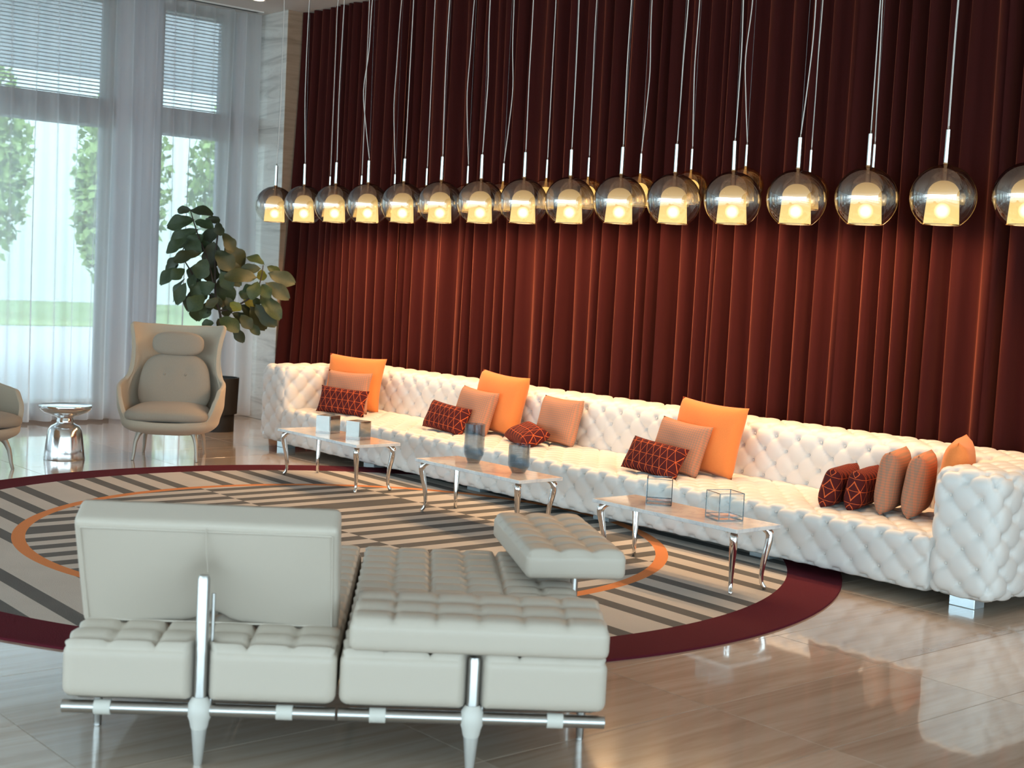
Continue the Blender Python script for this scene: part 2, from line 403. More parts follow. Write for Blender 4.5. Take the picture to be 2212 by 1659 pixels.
# window wall (left): columns, windows
wins = [(6.62, 7.47), (3.95, 6.14), (1.25, 3.45), (-1.45, .75), (-4.15, -1.95), (-6.85, -4.65)]
WX0, WX1 = -13.55, -13.30
edges = [7.6] + [e for a, b in wins for e in (b, a)] + [-7.4]
for k in range(0, len(edges), 2):
    o = struct(box('wall_left', (WX0 - .15, edges[k + 1], 0), (WX1, edges[k], ZC), M['columnpaint']), 'grey clad column of the window wall')
for k, (a, b) in enumerate(wins):
    o = struct(link('window_%d' % (k + 1), None), 'tall window with bronze transom behind sheer curtain')
    box('transom', (WX0 - .05, a, 2.92), (WX1, b, 3.18), M['transom'], o)
    box('head_rail', (WX0, a, 4.16), (WX1, b, ZC), M['transom'], o)
    box('sill', (WX0 - .05, a, 0), (WX1 + .04, b, .165), M['transom'], o)
    for yy in (a, b - .05): box('jamb', (WX0, yy, .165), (WX1 - .05, yy + .05, 4.16), M['transom'], o)
    box('pane', (-13.45, a + .05, .165), (-13.44, b - .05, 2.92), M['pane'], o)
    box('pane', (-13.45, a + .05, 3.18), (-13.44, b - .05, 4.16), M['pane'], o)
    if k < 3:
        names = ['beside the stone pier', 'behind the wing armchair side table', 'at the far left end']
        bl = thing('venetian_blind', 'pale venetian blind in the upper window ' + names[k], 'blind', (-13.38, 0, 0), 0, 'upper window blinds')
        sl = None; z = 3.20
        while z < 4.16:
            if sl is None:
                bm = bmesh.new(); bbox(bm, (-.016, a + .06, -.0012), (.016, b - .06, .0012))
                bmesh.ops.rotate(bm, verts=bm.verts, cent=(0, 0, 0), matrix=Matrix.Rotation(radians(28), 3, 'Y')); sl = fin('slat', bm, M['slat'], bl); sd = sl.data
            else: sl = link('slat', sd, bl)
            sl.location = (0, 0, z); z += .036
# glazed walls behind and to the right of the camera (seen only in reflections)
def glazing(nm, p0, p1, n, label):
    o = struct(link(nm, None), label)
    p0 = Vector(p0); p1 = Vector(p1); d = (p1 - p0); L = d.length; d.normalize(); nrm = Vector((-d.y, d.x, 0))
    def seg(name, a, b, z0, z1, th, m):
        V = [p0 + d * a - nrm * th, p0 + d * b - nrm * th, p0 + d * b + nrm * th, p0 + d * a + nrm * th]
        V = [Vector((v.x, v.y, z)) for z in (z0, z1) for v in V]
        F = [(0, 1, 2, 3), (4, 7, 6, 5), (0, 4, 5, 1), (1, 5, 6, 2), (2, 6, 7, 3), (3, 7, 4, 0)]
        mesh(name, V, F, m, o, False)
    seg('plinth', 0, L, 0, .12, .1, M['transom']); seg('head', 0, L, 3.95, ZC, .1, M['wallpaint']); seg('transom', 0, L, 2.9, 3.0, .05, M['transom'])
    for k in range(n + 1):
        seg('mullion', max(0, L * k / n - .06), min(L, L * k / n + .06), .12, 3.95, .06, M['transom'])
        if k < n: seg('pane', L * k / n + .06, L * (k + 1) / n - .06, .12, 3.95, .004, M['pane'])
glazing('window_7', (-13.9, -7.3, 0), (6.6, -7.3, 0), 9, 'long glazed wall opposite the red curtain')
glazing('window_8', (6.4, -7.3, 0), (6.4, 8.2, 0), 7, 'glazed side wall opposite the sheer curtains')
# ceiling slot and downlights
s = tag(box('air_slot', (-12.93, 3.6, ZC - .004), (-12.86, 7.48, ZC + .001), M['dark']), 'thin dark linear air slot in the ceiling by the sheers', 'air vent')
tr = struct(box('trim_1', (-12.84, 3.6, ZC - .012), (-12.82, 7.5, ZC), M['white']), 'white edge of the curtain recess')
for k, (x, y) in enumerate(((-12.28, 7.12), (-10.4, 2.6), (-8.0, 2.6), (-5.6, 2.6), (-10.4, -1.0), (-8.0, -1.0), (-5.6, -1.0))):
    nm = ['near the stone pier', 'over the side table', 'over the rug', 'over the white daybed', 'in the rear row far left', 'in the rear row centre', 'in the rear row right'][k]
    d = thing('ceiling_downlight', 'small round lit ceiling downlight ' + nm, 'downlight', (x, y, ZC), 0, 'ceiling downlights')
    lathe('trim_ring', [(.075, -.001), (.075, -.008), (.055, -.008), (.05, -.001)], M['white'], d, 24)
    lathe('lens', [(.0, -.004), (.052, -.004)], M['downlight'], d, 24)

# outside
tag(struct(box('ground_outside', (-60, -40, -.4), (-13.9, 40, -.15), M['concrete'])), 'pale concrete drive outside the windows', 'ground')
tag(box('lawn', (-51.9, -20, -.15), (-34, 40, -.12), M['grass']), 'green lawn beyond the drive outside the windows', 'lawn')
o = tag(box('outside_canopy', (-21.5, -12, 4.45), (-13.95, 18, 4.85), M['outwall']), 'pale grey entrance canopy soffit outside the upper windows', 'canopy')
tag(box('outside_building', (-56, -30, -.12), (-52, 60, 11), P('pale_far_wall', (.78, .80, .80), .9)), 'long pale building across the lawn outside the windows', 'building')
def tree(x, y, h, r, label, seed):
    rg = random.Random(seed); t = thing('tree', label, 'tree', (x, y, -.10), 0, 'trees beyond the windows')
    tube('trunk', [(0, 0, 0), (.1, .05, h * .3), (0, 0, h * .7)], [.16, .12, .06], M['bark'], t, 8)
    bm = bmesh.new()
    for _ in range(2600):
        u = Vector((rg.gauss(0, 1), rg.gauss(0, 1), rg.gauss(0, 1))).normalized() * (rg.random() ** .4)
        c = Vector((u.x * r, u.y * r, h * .58 + u.z * h * .42)); s = rg.uniform(.10, .22)
        a = Vector((rg.gauss(0, 1), rg.gauss(0, 1), rg.gauss(0, 1))).normalized(); b = a.cross(Vector((rg.gauss(0, 1), rg.gauss(0, 1), 1))).normalized()
        vs = [bm.verts.new(c + a * s), bm.verts.new(c + b * s * .6), bm.verts.new(c - a * s), bm.verts.new(c - b * s * .6)]
        bm.faces.new(vs)
    me = bpy.data.meshes.new('crown'); bm.to_mesh(me); bm.free(); me.materials.append(M['treeleaf']); k = link('crown', me, t); k['kind'] = 'stuff'
for k, (x, y, h, r) in enumerate(((-40, 14.4, 7.4, 1.5), (-44, 20.6, 7.6, 1.6), (-37, 17.0, 5.6, 1.0), (-43, 24.2, 7.4, 1.6), (-41, 11.0, 7.0, 1.5))):
    tree(x, y, h, r, ['leafy green tree outside the far left window', 'tall green tree outside behind the side table', 'green tree outside behind the armchair', 'green tree outside near the stone pier', 'green tree left of the others outside'][k], k)

# ------------------------------------------------------------------ curtains
def drape(name, x0, x1, zt, zb, y0, A, wmin, wmax, m, label, group, seed, axis='x', dx=.0125, nz=22, flare=None, cat='curtain', wob=.02):
    rg = random.Random(seed); V, F = [], []
    folds = []; t = 0; L = x1 - x0
    while t < L: wd = rg.uniform(wmin, wmax); folds.append((t, wd, rg.uniform(.35, 1.35), rg.uniform(-1, 1), rg.uniform(0, 6.28))); t += wd
    n = int(L / dx)
    prm = []
    fi = 0
    for i in range(n + 1):
        tt = L * i / n
        while fi + 1 < len(folds) and tt > folds[fi][0] + folds[fi][1]: fi += 1
        f = folds[fi]; nx = folds[min(fi + 1, len(folds) - 1)]
        ph = (tt - f[0]) / f[1]
        amp = f[2] * (1 - ph) + nx[2] * ph; dr = f[3] * (1 - ph) + nx[3] * ph
        prm.append((tt, ph, f[1], amp, dr, f[4]))
    for k in range(nz + 1):
        q = k / nz; z = zt + (zb - zt) * q
        for tt, ph, wd, amp, dr, p0 in prm:
            sx = tt + .035 * wd * sin(4 * pi * ph) + wob * dr * q * sin(1.5 * q + 1) * 2
            yy = -A * amp * (.8 + .35 * q) * cos(2 * pi * ph) - .006 * sin(6 * q + p0)
            a, b = x0 + sx, y0 + yy
            if flare: a, b = flare(a, b, z)
            V.append((a, b, z) if axis == 'x' else (b, a, z))
    for k in range(nz):
        for i in range(n):
            p = k * (n + 1) + i; F.append((p, p + 1, p + n + 2, p + n + 1))
    o = mesh(name, V, F, m, None, True)
    return tag(o, label, cat, group)
ORD = ['first', 'second', 'third', 'fourth', 'fifth', 'sixth', 'seventh', 'eighth', 'ninth', 'tenth', 'eleventh', 'twelfth', 'thirteenth', 'fourteenth', 'fifteenth', 'sixteenth', 'seventeenth', 'eighteenth']
def flare(a, b, z):
    q = max(0, 1 - z / 3.9)
    k = max(0, 1 - (a + 12.49) / .9)
    return a + .02 * k * q, b - .24 * k * q ** 1.5
px = [-12.48, -10.62, -8.95, -7.3, -5.62, -4.55, -3.8, -2.2, -.4]
for k in range(len(px) - 1):
    drape('velvet_curtain', px[k] + .012, px[k + 1] - .012, ZC - .005, .03, 7.80, .064, .075, .23, M['velvet'],
          'floor-length dark red velvet curtain panel, %s from the stone pier' % ORD[k], 'dark red velvet curtain panels', 20 + k, flare=flare if k == 0 else None)
sl = [(6.27, 7.53, 'white sheer curtain panel hanging next to the stone pier', 1), (3.7, 6.24, 'wide white sheer curtain panel behind the silver side table', 2), (.6, 3.66, 'white sheer curtain panel at the far left of the window wall', 3), (-3.2, .5, 'white sheer curtain panel along the window wall toward the rear', 4)]
for a, b, lab, sd in sl:
    drape('sheer_curtain', a, b, ZC - .02, .025, -12.95, .055, .10, .26, M['sheer'], lab, 'white sheer curtains', 40 + sd, axis='y', dx=.012, nz=16, wob=.05)

# ------------------------------------------------------------------ rug
RC = (-6.97, 4.80)
V, F = lathe_data([(2.937, 0), (2.937, .010), (2.93, .012), (2.0, .012), (1.0, .012), (.001, .012)], 160)
rug = mesh('round_rug', V, F, M['rug'], None, False); rug.location = (RC[0], RC[1], 0)
tag(rug, 'large round striped grey and cream rug with maroon border and orange ring', 'rug')

# ------------------------------------------------------------------ tufted sofa
SP, SR = .18, .09
def tuft(a, s):
    A_, B_ = a / SP, s / (2 * SR)
    s1, t1 = A_ + B_, A_ - B_
    c1, c2 = abs(sin(pi * s1)), abs(sin(pi * t1))
    h = (1 - .58 * exp(-c1 / .085)) * (1 - .30 * exp(-c2 / .16)) * (.72 + .28 * c1 * c2)
    d = ((s1 - round(s1)) ** 2 + (t1 - round(t1)) ** 2)
    return .028 * h - .024 * exp(-d / .030) - .015
sofa = thing('tufted_sofa', 'very long white button-tufted leather sofa in front of the red curtain', 'sofa', (-7.26, 7.05, 0))
SOX, SOY = -7.26, 7.05
def sbox(name, lo, hi, r, fn):
    lo = (lo[0] - SOX, lo[1] - SOY, lo[2]); hi = (hi[0] - SOX, hi[1] - SOY, hi[2])
    return cubegrid(name, lo, hi, r, .0135, M['sofa'], fn, None, sofa)
X0, X1, YF, YB = -10.87, -3.65, 6.46, 7.70
Z0, ZS, ZA = .06, .368, .735
def f_seat(p, f):
    if f == 'front': return tuft(p.x + .37 + .02, p.z + .0)
    if f == 'top': return tuft(p.x + .37 + .02, p.y + (ZS - Z0))
    return 0
sbox('seat', (X0 + .36, YF, Z0), (X1 - .36, 7.40, ZS), .055, f_seat)
def f_back(p, f):
    if f == 'front': return tuft(p.x + .02, p.z + .025)
    if f == 'top': return tuft(p.x + .02, p.y + (ZA - Z0) + .025)
    return -.005
sbox('backrest', (X0 + .02, 7.30, Z0), (X1 - .02, YB, ZA), .09, f_back)
def f_arm(off):
    def f_(p, f):
        if f == 'front': return tuft(p.x + off, p.z)
        if f == 'top': return tuft(p.x + off, p.y + (ZA - Z0))
        if f in ('left', 'right'): return tuft(p.y + .09, p.z)
        return -.005
    return f_
sbox('arm', (X0, YF, Z0), (X0 + .385, YB, ZA + .005), .085, f_arm(.02))
sbox('arm', (X1 - .385, YF, Z0), (X1, YB, ZA + .005), .085, f_arm(.07))
# buttons (too small to pick apart): one mesh
BV, BF = [], []
_v, _f = lathe_data([(.0085 * sin(pi * k / 4) + 1e-4, -.0085 * cos(pi * k / 4)) for k in range(5)], 8)
BTN = ([Vector(v) for v in _v], _f)
def btn(p, n, inset=.018):
    p = Vector(p) - Vector(n) * inset
    p -= Vector((SOX, SOY, 0)); o = len(BV)
    V, F = BTN
    BV.extend(v + p for v in V); BF.extend(tuple(i + o for i in f) for f in F)
sx = X0 + .36
m0 = int((X1 - X0) / SP) + 2
for j in range(1, 14):
    s_ = j * SR
    for n in range(m0 + 1):
        a = (n + (j % 2) / 2) * SP
        x = sx + a - .39
        if X0 + .41 < x < X1 - .41:
            if s_ < ZS - Z0 - .03: btn((x, YF, Z0 + s_), (0, -1, 0))
            elif s_ > ZS - Z0 + .03 and s_ < ZS - Z0 + .80: btn((x, YF + s_ - (ZS - Z0), ZS), (0, 0, 1))
        xb = X0 + .02 + a - .02
        sb = s_ - .025
        if X0 + .41 < xb < X1 - .41 and ZS - Z0 + .02 < sb < ZA - Z0 - .05: btn((xb, 7.30, Z0 + sb), (0, -1, 0))
for xa, off in ((X0, .02), (X1 - .385, .07)):
    for j in range(1, 8):
        for n in range(4):
            a = (n + (j % 2) / 2) * SP - off
            if .04 < a < .35 and j * SR < ZA - Z0 - .05: btn((xa + a, YF, Z0 + j * SR), (0, -1, 0))
bo = mesh('tufting_buttons', BV, BF, M['sofabtn'], sofa, True); bo['kind'] = 'stuff'
for k in range(6):
    x = -10.70 + k * (10.70 - 3.89) / 5
    for y in (6.63, 7.50):
        zb = .0125 if (x - RC[0]) ** 2 + (y - RC[1]) ** 2 < 2.95 ** 2 else 0
        box('foot', (x - .075 - SOX, y - .03 - SOY, zb), (x + .075 - SOX, y + .07 - SOY, .075), M['acrylic'], sofa, .003, 1)

# ------------------------------------------------------------------ cushions
def pillow_mesh(name, wd, ht, th, m, n=22):
    V, F = [], []
    for side in (-1, 1):
        for j in range(n + 1):
            for i in range(n + 1):
                u = -1 + 2 * i / n; v = -1 + 2 * j / n
                x = wd / 2 * u * (1 - .07 * (1 - v * v)); z = ht / 2 * v * (1 - .07 * (1 - u * u))
                e = max(0, (1 - u ** 4) * (1 - v ** 4)); t = th / 2 * e ** .45
                t *= 1 + .10 * sin(5 * u + 2 * v) * e * .5
                V.append((x, side * t, z))
    N1 = (n + 1) ** 2
    for j in range(n):
        for i in range(n):
            a = j * (n + 1) + i
            F.append((a, a + 1, a + n + 2, a + n + 1)); b = a + N1
            F.append((b, b + n + 1, b + n + 2, b + 1))
    me = bpy.data.meshes.new(name); me.from_pydata(V, [], F)
    bm = bmesh.new(); bm.from_mesh(me); bmesh.ops.remove_doubles(bm, verts=bm.verts, dist=1e-5); bmesh.ops.recalc_face_normals(bm, faces=bm.faces); bm.to_mesh(me); bm.free()
    setmat(me, m, True); return me
PM = {'o': pillow_mesh('orange_cushion', .56, .49, .175, M['orange']), 'p': pillow_mesh('peach_cushion', .42, .365, .145, M['peach']), 'm': pillow_mesh('maroon_cushion', .46, .235, .135, M['maroon'])}
PH = {'o': .49, 'p': .365, 'm': .235}
PN = {'o': 'orange_cushion', 'p': 'peach_cushion', 'm': 'maroon_cushion'}
def pillow(kind, x, y, z, yaw, tilt, roll, label):
    """x,y,z: where the lower edge rests; yaw turns the face, tilt leans it back"""
    o = link(PN[kind], PM[kind])
    R_ = Matrix.Rotation(radians(yaw), 4, 'Z') @ Matrix.Rotation(radians(-tilt), 4, 'X') @ Matrix.Rotation(radians(roll), 4, 'Y')
    o.matrix_world = Matrix.Translation((x, y, z)) @ R_ @ Matrix.Translation((0, 0, PH[kind] / 2))
    tag(o, label, 'cushion', {'o': 'plain orange cushions', 'p': 'peach checked cushions', 'm': 'maroon line-patterned cushions'}[kind])
SZ = .376
pillow('o', -10.22, 6.99, SZ, 30, 12, 2, 'plain orange cushion in the far left corner of the sofa')
pillow('p', -10.06, 6.83, SZ, 32, 13, 1, 'peach checked cushion between orange and maroon ones at left end of sofa')
pillow('m', -9.93, 6.69, SZ, 30, 18, 3, 'maroon triangle-patterned cushion at the left end of the sofa')
pillow('m', -8.64, 6.79, SZ, 6, 24, 5, 'maroon cushion leaning on peach one, behind the tall vase')
pillow('p', -8.51, 6.95, SZ, 4, 18, 4, 'peach cushion between maroon and orange ones, left middle of sofa')
pillow('o', -8.42, 7.13, SZ, 2, 12, 3, 'plain orange cushion second from the left on the sofa back')
pillow('m', -7.83, 6.84, SZ + .02, -16, 66, 8, 'maroon cushion lying tilted in front of a lone peach cushion')
pillow('p', -7.70, 7.13, SZ, 2, 15, 1, 'peach cushion standing behind the lying maroon cushion, sofa centre')
pillow('m', -6.25, 6.645, SZ, 8, 28, 6, 'maroon cushion at the front of the right-middle trio')
pillow('p', -6.23, 6.85, SZ, 6, 19, 5, 'peach cushion between maroon and big orange of the right-middle trio')
pillow('o', -6.15, 7.03, SZ, 4, 13, 3, 'big plain orange cushion of the right-middle trio')
pillow('m', -4.93, 6.86, SZ, 108, -14, 0, 'leftmost maroon cushion seen edge-on in the row by the right arm')
pillow('m', -4.775, 6.90, SZ, 109, -8, 0, 'second maroon cushion seen edge-on in the row by the right arm')
pillow('p', -4.61, 6.95, SZ, 111, -5, 0, 'left of two peach cushions standing edge-on by the right arm')
pillow('p', -4.45, 6.97, SZ, 113, -6, 0, 'right of two peach cushions standing edge-on by the right arm')
pillow('o', -4.245, 7.00, SZ - .02, 117, -5, 0, 'plain orange cushion against the right arm of the sofa')

# ------------------------------------------------------------------ coffee tables
def leg_mesh():
    pts = [(-.045, 0, .335), (-.012, 0, .330), (.016, 0, .305), (.014, 0, .26), (-.004, 0, .17), (-.014, 0, .08), (-.010, 0, .035), (.004, 0, .012), (.006, 0, .002)]
    path = bez(pts, 4); n = len(path); rad = []
    rr = [.012, .019, .023, .0215, .0165, .0125, .0110, .0125, .010]
    for i in range(n):
        t = i / (n - 1) * (len(rr) - 1); k = min(int(t), len(rr) - 2); rad.append(rr[k] * (1 - t + k) + rr[k + 1] * (t - k))
    V, F = tube_data(path, rad, 10)
    me = bpy.data.meshes.new('leg'); me.from_pydata([tuple(v) for v in V], [], F); setmat(me, M['chrome'], True); return me
LEG = leg_mesh()
def coffee_table(x0, x1, y0, y1, label):
    cx, cy = (x0 + x1) / 2, (y0 + y1) / 2
    t = thing('coffee_table', label, 'coffee table', (cx, cy, .012), 0, 'marble coffee tables on chrome legs')
    a, b = (x1 - x0) / 2, (y1 - y0) / 2
    box('tabletop', (-a, -b, .335), (a, b, .357), M['marble'], t, .003, 2)
    for sx_ in (-1, 1):
        for sy_ in (-1, 1):
            l = link('leg', LEG, t); l.location = (sx_ * (a - .055), sy_ * (b - .045), 0); l.rotation_euler = (0, 0, math.atan2(sy_, sx_))
    return t
coffee_table(-9.24, -8.17, 5.66, 6.05, 'low marble coffee table on chrome legs with two silvered glass cubes')
coffee_table(-7.46, -6.39, 5.65, 6.02, 'low marble coffee table on chrome legs with two blue-grey glass vases')
coffee_table(-5.69, -4.61, 5.60, 5.96, 'low marble coffee table on chrome legs with two clear square vases')
TZ = .012 + .357 + .0005
def cubevase(name, label, x, y, s, h, rz, m, th=.007):
    bm = bmesh.new(); a = s / 2; b = a - th
    # outer, inner and rim
    def ring(r_, z): return [bm.verts.new((sx_ * r_, sy_ * r_, z)) for sx_, sy_ in ((-1, -1), (1, -1), (1, 1), (-1, 1))]
    R = [ring(a, 0), ring(a, h), ring(b, h), ring(b, .022)]
    bm.faces.new(R[0][::-1]); bm.faces.new(R[3])
    for q in range(3):
        for k in range(4): bm.faces.new((R[q][k], R[q][(k + 1) % 4], R[q + 1][(k + 1) % 4], R[q + 1][k]))
    vert = [e for e in bm.edges if abs(e.verts[0].co.z - e.verts[1].co.z) > .05 and abs(abs(e.verts[0].co.x) - a) < 1e-5]
    bmesh.ops.bevel(bm, geom=vert, offset=.006, segments=3, affect='EDGES')
    o = fin(name, bm, m); o.location = (x, y, TZ); o.rotation_euler = (0, 0, rz)
    if m is M['clearglass']:
        eb = bmesh.new(); e = a - .0015; k_ = .0022
        for sx_ in (-1, 1):
            for sy_ in (-1, 1): bbox(eb, (sx_ * e - k_, sy_ * e - k_, .001), (sx_ * e + k_, sy_ * e + k_, h))
            for z_ in (.003, .022, h): 
                kk = k_ * (.8 if z_ > .03 else 1.2)
                bbox(eb, (sx_ * e - kk, -e, z_ - kk), (sx_ * e + kk, e, z_ + kk)); bbox(eb, (-e, sx_ * e - kk, z_ - kk), (e, sx_ * e + kk, z_ + kk))
        fin('glass_edges', eb, M['glassedge'], o)
    return tag(o, label, 'vase')
cubevase('glass_cube_vase', 'silvered square glass vase on the left table, nearer its left end', -8.86, 5.87, .135, .135, radians(20), M['mercury'])
cubevase('glass_cube_vase', 'silvered square glass vase on the left table, nearer its right end', -8.47, 5.88, .135, .135, radians(16), M['mercury'])
cubevase('square_vase', 'clear square glass vase on the right table, nearer its left end', -5.39, 5.84, .145, .148, radians(42), M['clearglass'])
cubevase('square_vase', 'clear square glass vase on the right table, nearer its right end', -4.87, 5.80, .15, .148, radians(-20), M['clearglass'])
def ribvase(label, x, y, r, h, bands):
    n = 96; prof = [(.55, 0), (.60, .006), (.98, .24 * r / .07 * .07 / h * 1.0 if False else .22), (1.0, .30), (1.0, 1.0)]
    pts = []
    for k in range(len(prof) - 1):
        (r0, z0), (r1, z1) = prof[k], prof[k + 1]; st = 6 if k > 1 else 4
        for q in range(st): t = q / st; pts.append((r0 + (r1 - r0) * t, z0 + (z1 - z0) * t))
    pts.append(prof[-1]); V, F = [], []
    shell = [(a * r, b * h, 1) for a, b in pts] + [((a - .07) * r, max(b, .03) * h, .6) for a, b in pts[::-1]]
    for rr, z, amp in shell:
        for k in range(n):
            a = 2 * pi * k / n; q = 1 + (.022 * amp * abs(sin(12 * a)) if z / h > .25 else 0); V.append((rr * q * cos(a), rr * q * sin(a), z))
    L = len(shell)
    for j in range(L - 1):
        for k in range(n):
            p, q = j * n + k, j * n + (k + 1) % n; F.append((p, q, q + n, p + n))
    F.append(tuple(range(n))[::-1])
    o = mesh('ribbed_vase', V, F, M['blueglass'], None, True); o.data.set_sharp_from_angle(angle=radians(40)); o.location = (x, y, TZ)
    for zb in bands:
        l = lathe('etched_band', [(r * 1.025, zb * h - .001), (r * 1.035, zb * h), (r * 1.025, zb * h + .001)], M['blueglass'], o, 48)
    tag(o, label, 'vase')
ribvase('tall ribbed blue-grey glass vase on the middle coffee table', -7.13, 5.89, .066, .262, (.62, ))
ribvase('short blue-grey cut glass vase on the middle coffee table', -6.65, 5.87, .068, .185, (.35, .55, .72, .86))

# ------------------------------------------------------------------ pendant lamps
def globe_profile(R, rim=.555):
    a0 = math.asin(rim); pr = []
    for k in range(29):
        a = -pi / 2 + a0 + (pi / 2 + pi / 2 - a0 - .30) * k / 28
        pr.append((R * cos(a), R * sin(a)))
    r0, z0 = pr[-1]
    for t in (.25, .5, .75, 1.0): pr.append((r0 * (1 - t) ** 1.6 + .075 * R * (1 - (1 - t) ** 1.6), z0 + (1.03 * R - z0) * t ** 1.15))
    return pr
def make_pendant(R, rodlen, glass):
    t = thing('pendant_lamp', '', 'pendant lamp')
    g = lathe('glass_globe', globe_profile(R), glass, t, 48, angle=80)
    zr = -sqrt(1 - .555 ** 2) * R
    lathe('rim', [(.555 * R - .0015, zr), (.555 * R + .002, zr - .0015), (.555 * R + .0015, zr + .003)], M['brass'], g, 48)
    sp = [(.53 * R, zr + .004), (.50 * R, -.35 * R), (.47 * R, .08 * R)]
    for k in range(1, 9): a = k / 8 * pi / 2; sp.append((.47 * R * cos(a) + .002, .08 * R + .44 * R * sin(a)))
    lathe('shade', sp, M['shade'], t, 40, angle=80)
    V, F = lathe_data([(.27 * R * sin(pi * k / 10) + 1e-4, -.27 * R * cos(pi * k / 10)) for k in range(11)], 20)
    b = mesh('bulb', V, F, M['bulb'], t); b.location = (0, 0, -.40 * R)
    lathe('collar', [(.02, .5 * R), (.085 * R, .97 * R), (.09 * R, 1.03 * R), (.08 * R, 1.06 * R)], M['brass'], t, 20)
    lathe('rod', [(.001, 1.03 * R), (.078 * R, 1.03 * R), (.078 * R, 1.03 * R + rodlen), (.03 * R, 1.03 * R + rodlen + .006), (.02 * R, 1.03 * R + rodlen + .02)], M['rod'], t, 16)
    return t
def add_light(t, R, power):
    l = bpy.data.lights.new('lamp_glow', 'SPOT'); l.energy = power; l.color = LAMP; l.spot_size = radians(165); l.spot_blend = .55; l.shadow_soft_size = .05
    o = bpy.data.objects.new('lamp_glow', l); C.objects.link(o); o.parent = t; o.location = (0, 0, -.80 * R)
def hang(t, top, seed, R):
    rg = random.Random(seed); L = ZC - t.location.z
    bw = rg.choice([.0, .01, .02, .035, -.02, .06]) ; an = rg.uniform(0, 6.28)
    pts = [(0, 0, top)] + [(bw * sin(pi * q) * cos(an) * (1.6 if q < .5 else .8), bw * sin(pi * q) * sin(an), top + (L - top) * q) for q in (.06, .18, .35, .55, .75, .9)] + [(0.012, 0, L - .03)]
    tube('cord', bez(pts, 4), .0036, M['cord'], t, 6)
    tube('suspension_wire', [(0, 0, top - .01), (0, 0, L - .03)], .0010, M['wire'], t, 5)
    lathe('ceiling_rose', [(.001, L - .045), (.03, L - .045), (.035, L - .03), (.035, L)], M['canopy'], t, 20)
R1, R2 = .182, .128
p1 = make_pendant(R1, .187, M['smoke'])
for k in range(18):
    t = p1 if k == 0 else dup(p1)
    t.name = 'pendant_lamp'
    t.location = (-11.466 + .507 * k, 6.90, 2.027 + sqrt(1 - .555 ** 2) * R1)
    t.rotation_euler = (rnd(-.012, .012), rnd(-.012, .012), rnd(0, 6))
    tag(t, 'smoked glass globe pendant lamp, %s from the stone pier in the front row' % ORD[k], 'pendant lamp', 'smoked globe pendants, front row')
for k, o in enumerate([o for o in list(C.objects) if o.name.startswith('pendant_lamp') and o.parent is None]):
    add_light(o, R1, 12.5); hang(o, 1.03 * R1 + .205, 100 + k, R1)
front = set(o.name for o in C.objects if o.parent is None and o.get('category') == 'pendant lamp')
p2 = make_pendant(R2, .145, M['amber'])
tops = [2.485, 2.482, 2.482, 2.523, 2.527, 2.536, 2.55, 2.55, 2.562, 2.577, 2.587, 2.533, 2.55, 2.53]
xs = [-11.244, -10.72, -10.2, -9.733, -9.167, -8.707, -8.183, -7.713, -7.166, -6.673, -6.182, -5.645, -5.164, -4.66]
back = []
for k in range(14):
    t = p2 if k == 0 else dup(p2)
    t.name = 'pendant_lamp'
    t.location = (xs[k], 7.36, tops[k] - 1.03 * R2 - .145)
    t.rotation_euler = (0, 0, rnd(0, 6)); back.append(t)
    tag(t, 'small pale amber glass pendant lamp, %s from the stone pier in the back row' % ORD[k], 'pendant lamp', 'amber pendants, back row')
for k, o in enumerate(back):
    add_light(o, R2, 23.0); hang(o, 1.03 * R2 + .163, 200 + k, R2)

